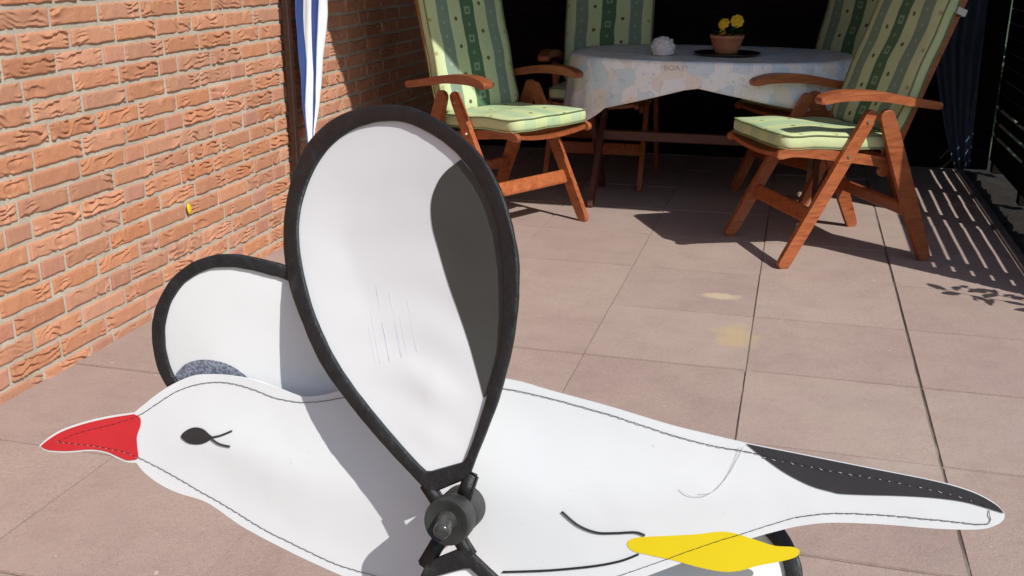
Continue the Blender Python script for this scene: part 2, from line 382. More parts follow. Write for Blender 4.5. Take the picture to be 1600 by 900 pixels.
# ------------------------------------------------------------------ brick house wall
WX = -2.066; PITCHZ = .064; BH = .0492; Z0 = .2256
wall = box('brick_wall', (WX - .24, -2.0, -.05), (WX - .0065, 6.6, 2.55), M['mortar'])
tag(wall, 'orange handmade brick wall with sandy mortar joints beside the patio', 'wall')
def brick_mesh(L, k, smooth_face):
    nx_, nz_ = (60, 18) if L > .15 else (28, 18)
    rnd = random.Random(100 + k); sx0, sz0 = rnd.uniform(0, 50), rnd.uniform(0, 50)
    nf = 0 if smooth_face else rnd.uniform(1.2, 3.0); sl = rnd.uniform(-11, 11); dens = rnd.uniform(-.15, .6); AM = rnd.uniform(.008, .0135); WF = rnd.uniform(9, 19)
    def h(u, w):          # u along, w up, metres from the centre
        ex = min(L / 2 - abs(u), BH / 2 - abs(w))
        edge = -.0032 * (1 - min(max(ex, 0) / .0045, 1)) ** 2
        base = .0016 * noise.noise(Vector((u * 26 + sx0, w * 26, k)))
        if nf:
            wr = 1.6 * noise.noise(Vector((u * WF + sx0, w * (WF + 8) + sz0, 1.7))) + .28 * noise.noise(Vector((u * 48 + sx0, w * 50, 7.7)))
            s_ = (w / BH) * nf + u * sl + wr; fr = s_ - math.floor(s_)
            amp = max(0., min(1., noise.noise(Vector((u * 15 + sz0, w * 14, 4.2))) * 2.2 + dens))
            base += AM * amp * ((1 - fr) ** 1.5 if fr > .10 else fr / .10 * .85) - .0055 * amp
        return base + edge
    bm = bmesh.new(); g_ = []
    rag = lambda u, w: .0032 * noise.noise(Vector((u * 34 + sx0, w * 20 + (9 if w > 0 else 0), 2.5)))
    for a in range(nx_ + 1):
        row = []
        for b_ in range(nz_ + 1):
            u = -L / 2 + L * a / nx_; w = -BH / 2 + BH * b_ / nz_; ww = w + rag(u, math.copysign(BH / 2, w)) * abs(2 * w / BH) ** 3
            row.append(bm.verts.new((h(u, w), u, ww)))
        g_.append(row)
    for a in range(nx_):
        for b_ in range(nz_): bm.faces.new((g_[a][b_], g_[a + 1][b_], g_[a + 1][b_ + 1], g_[a][b_ + 1]))
    loop = [g_[a][0] for a in range(nx_ + 1)] + [g_[nx_][b_] for b_ in range(1, nz_ + 1)] + [g_[a][nz_] for a in range(nx_ - 1, -1, -1)] + [g_[0][b_] for b_ in range(nz_ - 1, 0, -1)]
    back = [bm.verts.new((-.05, vv.co.y, vv.co.z)) for vv in loop]
    for i in range(len(loop)):
        j = (i + 1) % len(loop); bm.faces.new((loop[j], loop[i], back[i], back[j]))
    return to_mesh(bm, 'brick', True)
NS, NH = 34, 8
stretch = [brick_mesh(.203, k, k in (5, 13)) for k in range(NS)]
heads = [brick_mesh(.0965, 50 + k, k != 3) for k in range(NH)]
for me_ in stretch: me_.materials.append(M['brick'])
for me_ in heads: me_.materials.append(M['header'])
bm_rest = bmesh.new(); cand = []
row = -4; z = Z0 + PITCHZ * row + PITCHZ / 2
while z < 2.5:
    y = -1.95 - random.uniform(0, .2); last = 0
    while y < 6.3:
        hd = random.random() < .21 and last == 0
        last = 2 if hd else max(0, last - 1)
        L = .098 if hd else .205; cand.append((y + L / 2, z, L)); y += L + .0112 + random.uniform(-.0012, .0012)
    row += 1; z = Z0 + PITCHZ * row + PITCHZ / 2
vis = [c_ for c_ in cand if 2.0 < c_[0] < 5.5 and c_[1] < 1.13]
vis.sort(key=lambda c_: c_[0]); keep = set(vis[:300])
for c_ in cand:
    y, z, L = c_
    if c_ in keep:
        o = obj('brick', random.choice(heads if L < .15 else stretch), None, wall)
        o.location = (WX + random.uniform(-.0015, .0018), y, z + random.uniform(-.001, .001))
        o.rotation_euler = (random.choice((0, 0, math.pi)) if L < .15 or random.random() < .25 else 0, random.uniform(-.01, .01), random.uniform(-.008, .008))
    else: box_bm(bm_rest, (WX - .03, y - L / 2, z - BH / 2), (WX + random.uniform(-.001, .002), y + L / 2, z + BH / 2))
rest = obj('brickwork', to_mesh(bm_rest, 'brickwork'), M['brick'], wall); rest['kind'] = 'stuff'
bm = bmesh.new(); bmesh.ops.create_icosphere(bm, subdivisions=2, radius=1)
for vv in bm.verts: vv.co *= 1 + .25 * noise.noise(vv.co * 1.7)
o = obj('yellow_blob', to_mesh(bm, 'yellow_blob', True), M['paint']); o.location = (WX + .006, 3.127, .328); o.scale = (.006, .012, .021); o.rotation_euler = (.2, 0, 0)
tag(o, 'small bright yellow blob stuck on the brick wall', 'blob')

# ------------------------------------------------------------------ pergola: roof, left post, back boards, right slat fence
ROOFZ = 2.26; RY0 = 4.86 - .565 * ROOFZ
roof = empty('pergola_roof', (0, RY0, ROOFZ)); tag(roof, 'dark timber roof over the seating corner, resting on post and fences', 'roof')
def local(parent, lo, hi): return [lo[i] - parent.location[i] for i in range(3)], [hi[i] - parent.location[i] for i in range(3)]
x = -2.05; k = 0
while x < 1.36:
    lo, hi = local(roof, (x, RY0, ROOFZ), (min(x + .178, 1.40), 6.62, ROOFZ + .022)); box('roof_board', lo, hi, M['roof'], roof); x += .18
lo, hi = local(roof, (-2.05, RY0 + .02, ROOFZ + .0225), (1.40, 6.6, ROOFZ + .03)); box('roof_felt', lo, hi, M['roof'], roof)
for y in (RY0 + .22, 5.0, 6.3):
    lo, hi = local(roof, (-2.05, y, ROOFZ - .12), (1.40, y + .06, ROOFZ - .002)); box('rafter', lo, hi, M['roof'], roof, .003)
p = box('wooden_post', (-.013, -.016, 0), (.013, .016, ROOFZ - .1205), M['post'], None, .003); p.location = (-2.034, 3.915, 0)
tag(p, 'thin dark brown wooden post standing against the brick wall', 'post')
back = empty('back_fence', (-.4, 6.36, 0)); tag(back, 'dark board fence closing off the back of the seating corner', 'fence')
z = .002; k = 0
while z < 2.2:
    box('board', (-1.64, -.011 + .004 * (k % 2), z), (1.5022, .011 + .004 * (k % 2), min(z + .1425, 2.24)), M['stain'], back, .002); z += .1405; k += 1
for x in (-1.55, -.1, 1.40): box('post', (x - .035, .017, 0), (x + .035, .087, 2.24), M['stain'], back, .003)
FX = 1.10
fence = empty('slat_fence', (FX, 5.0, 0)); tag(fence, 'dark horizontal slat fence with narrow bright gaps along the planting bed', 'fence')
Y0f, YA, YB, Y1f = 3.78, 3.95, 4.80, 6.325
for y in (Y0f, YA, YB, 5.45, Y1f - .07): box('post', (.012, y - 5, 0), (.075, y - 5 + .065, 2.24), M['stain'], fence, .003)
z = .068; k = 0; gaps = random.Random(4)
while z < 2.2:
    jit_ = gaps.uniform(-.002, .0)
    for a, b_, zg in ((Y0f, YA + .03, .54), (YA + .034, YB + .03, .54), (YB + .034, 5.48, .54), (5.484, Y1f, .36)):
        hgt = (.0605 if .10 < z < zg else .0760) + jit_
        if a > YA and b_ < YB + .1 and .64 < z + .03 < 1.20: continue      # unseen opening added to let a sun patch reach the floor
        box('slat', (.0035 + gaps.uniform(-.0006, .0006), a - 5, z), (.0098, b_ - 5, min(z + hgt, 2.235)), M['stain'], fence, .0015)
    z += .0765; k += 1
# striped canvas furled against the left post
bm = bmesh.new(); uvl = bm.loops.layers.uv.new('UVMap'); NU, NV = 40, 30; grid = []
for a in range(NU + 1):
    u = a / NU; rowv = []
    for b_ in range(NV + 1):
        t = b_ / NV; zz = .28 + (2.1 - .28) * t
        if u > .74: zz = max(zz, .28 + min(1, (u - .74) / .26) ** .6 * .42)
        wdt = .022 + .27 * min(1.0, max(0, (zz - .26) / .78)) ** .75
        px = wdt * u; dep = .02 + .007 * math.sin(u * 15 + 1.2 * math.sin(zz * 5)) + .01 * noise.noise(Vector((u * 5, zz * 6, 3)))
        rowv.append((bm.verts.new((dep, px + .006 * noise.noise(Vector((u * 3, zz * 9, 8))), zz)), u, t))
    grid.append(rowv)
for a in range(NU):
    for b_ in range(NV):
        q = [grid[a][b_], grid[a + 1][b_], grid[a + 1][b_ + 1], grid[a][b_ + 1]]
        try: f = bm.faces.new([w[0] for w in q])
        except ValueError: continue
        for lp, w in zip(f.loops, q): lp[uvl].uv = (w[1], w[2])
o = obj('striped_canvas', to_mesh(bm, 'striped_canvas', True), M['stripes']); o.location = (-2.02, 3.94, 0)
sm = o.modifiers.new('thickness', 'SOLIDIFY'); sm.thickness = .0015
tag(o, 'blue and white striped canvas hanging furled against the brown post', 'canvas')
# navy cover hanging in the back right corner
bm = bmesh.new(); grid = []
for a in range(31):
    u = a / 30; rowv = []
    for b_ in range(25):
        t = b_ / 24; zz = .03 + 1.25 * t; wd = .07 + .20 * min(1, t / .55) ** .8
        rowv.append(bm.verts.new((.18 - wd * u * 1.0 + .02 * (1 - t), .035 * math.sin(u * 17 + 2 * t) * (.5 + .5 * t) - .03 + .012 * noise.noise(Vector((u * 5, t * 6, 1))), zz)))
    grid.append(rowv)
for a in range(30):
    for b_ in range(24): bm.faces.new((grid[a][b_], grid[a + 1][b_], grid[a + 1][b_ + 1], grid[a][b_ + 1]))
o = obj('hanging_cover', to_mesh(bm, 'hanging_cover', True), M['navy']); o.location = (.785, 6.27, 0)
o.modifiers.new('thickness', 'SOLIDIFY').thickness = .003
tag(o, 'navy blue canvas cover hanging in folds in the fence corner', 'cover')

# ------------------------------------------------------------------ garden chairs
def ry_bar(y, t): return (y - t / 2, y + t / 2)
def make_chair(label, loc, deg, slope, group):
    """x forward, z up; side frames in planes of constant y"""
    t = empty('garden_chair', loc, R(deg)); tag(t, label, 'chair', group)
    W = M['teak']
    sx_ = lambda z: -.072 - slope * (z - .38)
    for s in (-1, 1):
        def part(name, pts, w, y, th, bev=.005):
            a, b_ = sorted((s * (y - th / 2), s * (y + th / 2)))
            return obj(name, extrude_poly(ribbon(pts, w), a, b_, bev, 2, name), W, t)
        part('armrest', [(.285, .668), (.20, .683), (.05, .678), (-.10, .652), (-.215, .634)], [.030, .038, .036, .032, .030], .287, .058, .009)
        lg = part('leg', [(.365, .014), (.20, .316), (.045, .60)], [.050, .053, .050], .254, .025)
        part('leg', [(-.247, .014), (-.115, .33), (-.005, .60)], [.050, .068, .060], .281, .024)
        rl = part('seat_rail', [(.405, .452), (.34, .462), (.19, .445), (-.05, .407), (-.13, .392)], [.034, .036, .040, .040, .038], .227, .024, .006)
        part('back_stile', [(sx_(.36), .36), (sx_(.7), .7), (sx_(1.13) - .01, 1.13)], [.044, .044, .038], .202, .024)
        for nm, par, x, z_, y in (('bolt', rl, .128, .443, .2705), ('bolt', lg, .06, .575, .2705)):
            bm = bmesh.new(); bmesh.ops.create_cone(bm, cap_ends=True, segments=10, radius1=.008, radius2=.006, depth=.006)
            bmesh.ops.rotate(bm, verts=bm.verts, matrix=Matrix.Rotation(R(90) * -s, 3, 'X'))
            bo = obj(nm, to_mesh(bm, nm), M['bolt'], par); bo.location = (x, s * (y - .001), z_)
    for k in range(6):
        x = .375 - k * .078; z_ = .462 - .001 * k - (.0 if x > .2 else (.2 - x) * .165)
        bow = .018 if k == 0 else .006
        bm = bmesh.new()
        for q in range(8):
            y0, y1 = -.213 + .426 * q / 8, -.213 + .426 * (q + 1) / 8
            z0, z1 = (z_ - bow * (1 - (2 * yy / .426) ** 2) for yy in (y0, y1))
            vs = [bm.verts.new(c) for c in ((x - .028, y0, z0 - .016), (x + .028, y0, z0 - .016), (x + .028, y0, z0), (x - .028, y0, z0), (x - .028, y1, z1 - .016), (x + .028, y1, z1 - .016), (x + .028, y1, z1), (x - .028, y1, z1))]
            for f in ((0, 1, 5, 4), (1, 2, 6, 5), (2, 3, 7, 6), (3, 0, 4, 7)): bm.faces.new([vs[i] for i in f])
            if q == 0: bm.faces.new((vs[3], vs[2], vs[1], vs[0]))
            if q == 7: bm.faces.new((vs[4], vs[5], vs[6], vs[7]))
        bmesh.ops.remove_doubles(bm, verts=bm.verts, dist=1e-5)
        obj('seat_slat', to_mesh(bm, 'seat_slat'), W, t)
    for k in range(5):
        z_ = .52 + k * .135
        obj('back_slat', extrude_poly([(sx_(z_) - .008, z_), (sx_(z_) + .008, z_), (sx_(z_ + .075) + .008, z_ + .075), (sx_(z_ + .075) - .008, z_ + .075)], -.19, .19, .003, 1), W, t)
    obj('stretcher', extrude_poly(ribbon([(.262, .178), (.241, .222)], [.02, .02], 3, 2), -.242, .242, .004), W, t)
    obj('stretcher', extrude_poly(ribbon([(-.176, .185), (-.158, .230)], [.02, .02], 3, 2), -.27, .27, .004), W, t)
    return t
def pad(name, L, Wd, T, mat, parent, v0, dome=.012, corner=.045, seamed=True):
    """box cushion: x along its length 0..L, y across, z thickness 0..T, piped edges"""
    bm = bmesh.new(); uvl = bm.loops.layers.uv.new('UVMap')
    outline = []; n = 14
    for cx, cy, a0 in ((L - corner, Wd / 2 - corner, 0), (corner, Wd / 2 - corner, 90), (corner, -Wd / 2 + corner, 180), (L - corner, -Wd / 2 + corner, 270)):
        for q in range(6): a = R(a0 + 90 * q / 5); outline.append((cx + corner * math.cos(a), cy + corner * math.sin(a)))
    dense = []
    for i in range(len(outline)):
        a, b_ = np.array(outline[i]), np.array(outline[(i + 1) % len(outline)]); d = np.linalg.norm(b_ - a); kk = max(1, int(d / .03))
        for q in range(kk): dense.append(a + (b_ - a) * q / kk)
    def wavy(x, y, z): return z + .005 * noise.noise(Vector((x * 9, y * 9, v0 * 7))) + .003 * math.sin(x * 26 + v0)
    rings = []
    for s_, z_ in ((.0, 0), (.5, 0), (.9, .001), (.985, .005), (1.0, T * .25), (1.004, T * .5), (1.0, T * .75), (.985, T - .004), (.95, T + dome * .15), (.85, T + dome * .5), (.65, T + dome * .8), (.4, T + dome), (.2, T + dome), (0., T + dome)):
        ring = []
        for p in dense:
            ox, oy = L / 2 + (p[0] - L / 2) * s_, p[1] * s_
            if s_ > .9: ox = p[0] - (1 - s_) * (.25 if p[0] > L / 2 else -.25) ; oy = p[1] * (1 - (1 - s_) * 1.0)
            ring.append(bm.verts.new((ox, oy, wavy(ox, oy, z_))))
            if s_ == 0.: ring = ring * len(dense); break
        rings.append(ring)
    N_ = len(dense)
    for q, w in zip(rings, rings[1:]):
        for k in range(N_):
            vs = [q[k], q[(k + 1) % N_], w[(k + 1) % N_], w[k]]; vs = [x for i, x in enumerate(vs) if x not in vs[:i]]
            try: bm.faces.new(vs)
            except ValueError: pass
    for f in bm.faces:
        for lp in f.loops:
            c = lp.vert.co; dz = max(0., T - c.z) if c.z < T else 0.; uu, vv_ = c.y / Wd + .5, v0 + c.x
            if abs(c.y) > Wd / 2 - .012: uu += math.copysign(dz / Wd, c.y)
            if c.x > L - .03: vv_ += dz
            lp[uvl].uv = (uu, vv_)
    o = obj(name, to_mesh(bm, name, True), mat, parent)
    for zz in (T * .93, T * .05):
        bm = bmesh.new(); pts = [(p[0], p[1] * 1.003, wavy(p[0], p[1], zz)) for p in dense]; tube_bm(bm, pts + pts[:1], .0032, 5)
        obj('piping', to_mesh(bm, 'piping', True), M['piping'], o)
    return o
def make_cushion(label, loc, deg, slope, group, strap=False):
    c = empty('chair_cushion', loc, R(deg)); tag(c, label, 'cushion', group)
    s_ = pad('seat_pad', .475, .475, .058, M['cushion_seat'], c, 0.0); s_.location = (-.07, 0, .4545); s_.rotation_euler = (0, -R(2.6), 0)
    b_ = pad('back_pad', .70, .475, .052, M['cushion'], c, .5)
    ang = math.atan(slope); b_.rotation_euler = (0, -(math.pi / 2 + ang) , 0)
    # local x of the pad runs up the back, local z points forward after the turn
    ux = Vector((-math.sin(ang), 0, math.cos(ang))); uz = Vector((math.cos(ang), 0, math.sin(ang)))
    b_.matrix_local = Matrix(((ux.x, 0, uz.x, 0), (ux.y, 1, uz.y, 0), (ux.z, 0, uz.z, 0), (0, 0, 0, 1)))
    b_.location = (-.072 - slope * (.50 - .38) + .014, 0, .50)
    if strap:
        zs = .985; xs = -.072 - slope * (zs - .38); bm = bmesh.new(); prev = None
        pts = [(.03, .236), (.03, .172), (-.030, .172), (-.030, .236)]
        for b2, yy in pts + pts[:1]:
            e = [bm.verts.new(Vector((xs, yy, zs)) + ux * a + uz * b2) for a in (-.013, .013)]
            if prev: bm.faces.new((prev[0], prev[1], e[1], e[0]))
            prev = e
        st = obj('strap', to_mesh(bm, 'strap'), M['strap'], c); st.modifiers.new('thickness', 'SOLIDIFY').thickness = .002
    return c
GC, GK = 'folding hardwood chairs at the table', 'striped chair cushions'
CH = [((.208, 4.446, 0), 208.0, .376, 'reddish hardwood folding armchair in the sun between table and slat fence', 'green striped cushion on the sunlit chair between table and slat fence'),
      ((-1.356, 4.535, 0), -29.6, .264, 'reddish hardwood folding armchair beside the brick wall and table', 'green striped cushion half in sun on the chair beside brick wall'),
      ((-1.02, 5.62, 0), -88.0, .20, 'hardwood folding armchair in deep shade behind the white ornament on the table', 'dark green striped cushion in shade on the chair behind the white ornament'),
      ((.17, 5.50, 0), 222.0, .26, 'hardwood folding armchair in deep shade at the back fence beside the navy cover', 'green striped cushion in shade on the chair beside the navy cover')]
for loc, deg, sl, l1, l2 in CH:
    make_chair(l1, loc, deg, sl, GC); make_cushion(l2, loc, deg, sl, GK, loc[1] < 4.5)

# ------------------------------------------------------------------ table with cloth
TC = Vector((-.42, 5.10, 0)); TA, TB, TZ = .66, .455, .735
def oval(th, a, b_):
    c, s_ = math.cos(th), math.sin(th); e = 2 / 2.6
    return a * math.copysign(abs(c) ** e, c), b_ * math.copysign(abs(s_) ** e, s_)
tbl = empty('garden_table', TC); tag(tbl, 'oval hardwood garden table under a pale printed cloth', 'table')
NT_ = 72; bm = bmesh.new()
top = [bm.verts.new((*oval(2 * math.pi * k / NT_, TA - .006, TB - .006), TZ)) for k in range(NT_)]
bot = [bm.verts.new((v_.co.x, v_.co.y, TZ - .03)) for v_ in top]
bm.faces.new(top); bm.faces.new(bot[::-1])
for k in range(NT_): bm.faces.new((top[k], bot[k], bot[(k + 1) % NT_], top[(k + 1) % NT_]))
obj('tabletop', to_mesh(bm, 'tabletop'), M['teak_dark'], tbl)
for s in (-1, 1):
    for d, off in ((1, .014), (-1, -.014)):
        bm = bmesh.new(); y0, y1 = -.245 * d, .29 * d
        o = obj('leg', extrude_poly(ribbon([(-.24 * d, .012), (.02 * d, .33), (.29 * d, .70)], [.05, .05, .05]), -.013, .013, .004), M['teak_dark'], tbl)
        o.rotation_euler = (0, 0, R(90)); o.location = (s * .53 + off, 0, 0)
        bm.free()
box('stretcher', (-.513, .0, .296), (.513, .024, .345), M['teak_dark'], tbl, .004)
for s in (-1, 1): box('apron', (-.5, s * .27 - .012, TZ - .085), (.5, s * .27 + .012, TZ - .0305), M['teak_dark'], tbl, .003)
# cloth: rings on the oval top, then a falling skirt whose hem rises to a point in the middle of the front
bm = bmesh.new(); uvl = bm.loops.layers.uv.new('UVMap'); NC = 144; rings = []
def drop(th):
    x, y = oval(th, 1, 1)
    if y < 0:      # front: point at x = 0, corners hang lower, the left one lowest
        d = .105 + (.135 if x < 0 else .095) * min(1, abs(x + .02) / .72)
        if x < -.62: d += .06 * min(1, (-.62 - x) / .12) * max(0, -y)
        return d
    return .16 + .08 * abs(x * y)
for s_ in (.02, .2, .4, .6, .8, .93, 1.0):
    rings.append([(*[c * s_ for c in oval(2 * math.pi * k / NC, TA, TB)], TZ + .003 + .0016 * noise.noise(Vector((k * .3, s_ * 5, 0)))) for k in range(NC)])
for q in (.06, .15, .35, .6, .85, 1.0):
    rg = []
    for k in range(NC):
        th = 2 * math.pi * k / NC; dp = drop(th); flare = .006 + .05 * q * dp / .2 + q * .010 * math.sin(th * 19 + 2 * math.sin(th * 5)) + q * .02 * noise.noise(Vector((math.cos(th) * 4, math.sin(th) * 4, 2)))
        x, y = oval(th, TA + flare * .55, TB + flare * .55)
        rg.append((x, y, TZ + .003 - .004 - dp * q))
    rings.append(rg)
rv = [[bm.verts.new(p) for p in rg] for rg in rings]
acc = [0.0]
for a, b_ in zip(rv, rv[1:]):
    for k in range(NC): bm.faces.new((a[k], a[(k + 1) % NC], b_[(k + 1) % NC], b_[k]))
bm.faces.new(rv[0])
for f in bm.faces:
    for lp in f.loops:
        c = lp.vert.co; ex = (TZ - c.z) if c.z < TZ - .002 else 0.0; rr = math.hypot(c.x / TA, c.y / TB) + 1e-6
        lp[uvl].uv = (c.x + .6 * ex * c.x / (TA * rr) * (abs(c.x) > .5), c.y + ex * (c.y / (TB * rr)))
cl = obj('tablecloth', to_mesh(bm, 'tablecloth', True), M['cloth']); cl.location = TC
cl.modifiers.new('thickness', 'SOLIDIFY').thickness = .0015
tag(cl, 'pale blue and white printed cloth draped over the oval table', 'tablecloth')
fc = bpy.data.curves.new('lettering', 'FONT'); fc.body = 'BOAT!'; fc.size = .034; fc.align_x = 'CENTER'; fc.extrude = .0004
ft = bpy.data.objects.new('lettering_font', fc); link(ft)
bpy.context.view_layer.update()
lm = bpy.data.meshes.new_from_object(ft.evaluated_get(bpy.context.evaluated_depsgraph_get())); lm.name = 'lettering'
bpy.data.objects.remove(ft)
for vv in lm.vertices:          # follow the curve of the cloth's front edge
    x = vv.co.x * 1.1 - .105; zz = vv.co.y; depth = vv.co.z
    th = -math.pi / 2 + x / TA * .9
    for _ in range(12):
        ox, oy = oval(th, TA, TB); th += (x - ox) * .9
    dp = drop(th); q = max(0, min(1, (.034 - zz) / dp)); flare = .006 + .05 * q * dp / .2 + q * .010 * math.sin(th * 19 + 2 * math.sin(th * 5)) + q * .02 * noise.noise(Vector((math.cos(th) * 4, math.sin(th) * 4, 2)))
    ox, oy = oval(th, TA + flare * .55, TB + flare * .55)
    vv.co = (x, oy - .0022 - depth, TZ - .001 - dp * q)
lo_ = obj('lettering', lm, None, cl); lm.materials.clear(); lm.materials.append(M['cloth_ink'])

# things on the table
def on_table(px): 
    d = ray(*px); return CAM + d * ((TZ + .006 - CAM_H) / d.z)
pp = on_table((1136, 85)); pp.z = TZ + .0065
pl = lathe('black_plate', [(.10, 0), (.150, .003), (.157, .009), (.154, .010), (.10, .006), (.02, .006)], M['plate'], loc=pp, seg=40)
tag(pl, 'flat black round plate under the flower pot', 'plate')
pot = empty('flower_pot', pp + Vector((-.005, 0, .0065))); tag(pot, 'terracotta bowl planted with two yellow flowers on a black plate', 'flower pot')
lathe('bowl', [(.048, 0), (.052, .002), (.066, .035), (.076, .068), (.079, .070), (.080, .083), (.075, .083), (.071, .068), (.02, .066)], M['terracotta'], pot)
sb = lathe('soil', [(.069, .060), (.069, .070), (.03, .076)], M['soil'], pot, 20)
rl = random.Random(3)
def flower(c, r_, tilt, par):
    bm = bmesh.new()
    for layer, (nP, rr, dz) in enumerate(((8, 1.0, 0), (7, .75, .006), (5, .45, .011))):
        for k in range(nP):
            a = 2 * math.pi * k / nP + layer * .4; w = rr * r_ * math.sin(math.pi / nP) * 1.25
            d = Vector((math.cos(a), math.sin(a), 0)); s_ = Vector((-d.y, d.x, 0))
            P0 = [Vector((0, 0, dz)), d * rr * r_ * .55 + s_ * w + Vector((0, 0, dz + .003)), d * rr * r_ + s_ * w * .5 + Vector((0, 0, dz)), d * rr * r_ * 1.03 + Vector((0, 0, dz - .002)), d * rr * r_ - s_ * w * .5 + Vector((0, 0, dz)), d * rr * r_ * .55 - s_ * w + Vector((0, 0, dz + .003))]
            bm.faces.new([bm.verts.new(p) for p in P0])
    o = obj('blossom', to_mesh(bm, 'blossom'), M['petal'], par); o.location = c; o.rotation_euler = tilt
    o.modifiers.new('thickness', 'SOLIDIFY').thickness = .001
    return o
def pot_at(px): 
    d = ray(*px); t_ = (pot.location.y - .01) / d.y; return CAM + d * t_ - pot.location
for px, r_, tl in (((1152, 33), .030, (R(72), 0, R(8))), ((1131, 37), .027, (R(60), R(-15), R(-15))), ((1129, 50), .015, (R(70), R(20), R(-20)))):
    c = pot_at(px); tube('stem', [(c.x * .3, .0, .07), (c.x * .8, .01, c.z * .7), (c.x, c.y + .006, c.z)], .002, M['stem'], pot, 6)
    flower(c, r_, tl, pot)
def leaf_mesh(L, w):
    bm = bmesh.new(); pr = [(0, .02), (.25, .8), (.55, 1), (.8, .65), (1, .02)]; l_, c_, r2 = [], [], []
    for a, b_ in pr:
        zc = -.35 * L * a * a; l_.append(bm.verts.new((a * L, b_ * w / 2, zc + .12 * w))); c_.append(bm.verts.new((a * L, 0, zc))); r2.append(bm.verts.new((a * L, -b_ * w / 2, zc + .12 * w)))
    for i in range(4): bm.faces.new((l_[i], c_[i], c_[i + 1], l_[i + 1])); bm.faces.new((c_[i], r2[i], r2[i + 1], c_[i + 1]))
    return to_mesh(bm, 'leaf', True)
lfm = leaf_mesh(.06, .034); lfm.materials.append(M['leaf'])
for k in range(16):
    o = obj('leaf', lfm, None, pot); a = rl.uniform(0, 6.28); o.location = (.02 * math.cos(a), .02 * math.sin(a), .072 + rl.uniform(0, .03)); o.rotation_euler = (rl.uniform(-.3, .3), rl.uniform(-1.1, -.1), a); sc_ = rl.uniform(.6, 1.0); o.scale = (sc_,) * 3
wp = on_table((1035, 86))
bm = bmesh.new(); bmesh.ops.create_icosphere(bm, subdivisions=5, radius=.053)
for vv in bm.verts:
    n_ = vv.co.normalized(); cell = noise.voronoi(n_ * 2.6 + Vector((3.3, 1, 0)))[0]
    vv.co *= 1 + .24 * (cell[1] - cell[0]) - .08 + .05 * noise.noise(n_ * 9)
    vv.co.x *= 1.06; vv.co.z *= .93
    if vv.co.z < -.036: vv.co.z = -.036
zmin = min(vv.co.z for vv in bm.verts)
for vv in bm.verts: vv.co.z -= zmin
for s in (-1, 1):
    r_ = bmesh.ops.create_cone(bm, cap_ends=True, segments=8, radius1=.011, radius2=.003, depth=.022)
    bmesh.ops.rotate(bm, verts=r_['verts'], matrix=Matrix.Rotation(R(80) * s, 3, 'Y')); bmesh.ops.translate(bm, verts=r_['verts'], vec=(s * .047, 0, .045))
o = obj('ornament_ball', to_mesh(bm, 'ornament_ball', True), M['ceramic']); o.location = (wp.x, wp.y, TZ + .0062)
tag(o, 'white knobbly ceramic ball ornament standing on the tablecloth', 'ornament')

# ------------------------------------------------------------------ shrub past the end of the slat fence
sh = empty('shrub', (1.27, 3.62, -.03)); tag(sh, 'leafy green shrub growing at the end of the slat fence', 'shrub')
lf2 = leaf_mesh(.075, .036); lf2.materials.append(M['leaf']); rs = random.Random(11)
for k in range(9):
    a = rs.uniform(0, 6.28); hh = rs.uniform(.35, .8); q = [(0, 0, 0), (.04 * math.cos(a), .04 * math.sin(a), hh * .5), (.13 * math.cos(a), .12 * math.sin(a), hh)]
    tube('stem', q, .004, M['stem'], sh, 5, [.006, .004, .002])
    for j in range(11):
        t_ = .3 + .7 * j / 10; p0 = Vector(q[1]) * (1 - t_) + Vector(q[2]) * t_ if t_ > .5 else Vector(q[1]) * (t_ * 2)
        o = obj('leaf', lf2, None, sh); o.location = p0; o.rotation_euler = (rs.uniform(-.5, .5), rs.uniform(-.7, .5), rs.uniform(0, 6.28)); o.scale = (rs.uniform(.7, 1.2),) * 3

hedge = empty('hedge', (1.95, 7.0, -.05)); tag(hedge, 'low dark green hedge added behind the slat fence to darken its gaps', 'hedge')  # added outside so the view through the slats stays dark
rh = random.Random(21); vs_, fs_ = [], []
for k in range(9000):
    x, y, z = rh.uniform(-.28, .28), rh.uniform(-3.0, 4.5), rh.uniform(.02, .36)
    if rh.random() < .6: 
        if rh.random() < .5: x = math.copysign(.28, x) + rh.uniform(-.03, .03)
        else: z = .36 + rh.uniform(-.05, .04)
    d = Vector((rh.gauss(0, 1), rh.gauss(0, 1), rh.gauss(0, .7))).normalized(); e = d.cross(Vector((rh.gauss(0, 1), rh.gauss(0, 1), rh.gauss(0, 1)))).normalized(); c = Vector((x, y, z)); L_ = rh.uniform(.03, .06)
    b0 = len(vs_); vs_ += [c - d * L_, c + e * L_ * .45, c + d * L_, c - e * L_ * .45]; fs_.append((b0, b0 + 1, b0 + 2, b0 + 3))
me = bpy.data.meshes.new('foliage'); me.from_pydata(vs_, [], fs_); obj('foliage', me, M['leaf'], hedge)['kind'] = 'stuff'
for k in range(14): tube('stem', [(rh.uniform(-.1, .1), -2.8 + k * .54, 0), (rh.uniform(-.1, .1), -2.8 + k * .54, .2), (rh.uniform(-.2, .2), -2.7 + k * .54, .34)], .01, M['stem'], hedge, 6, [.014, .009, .004])

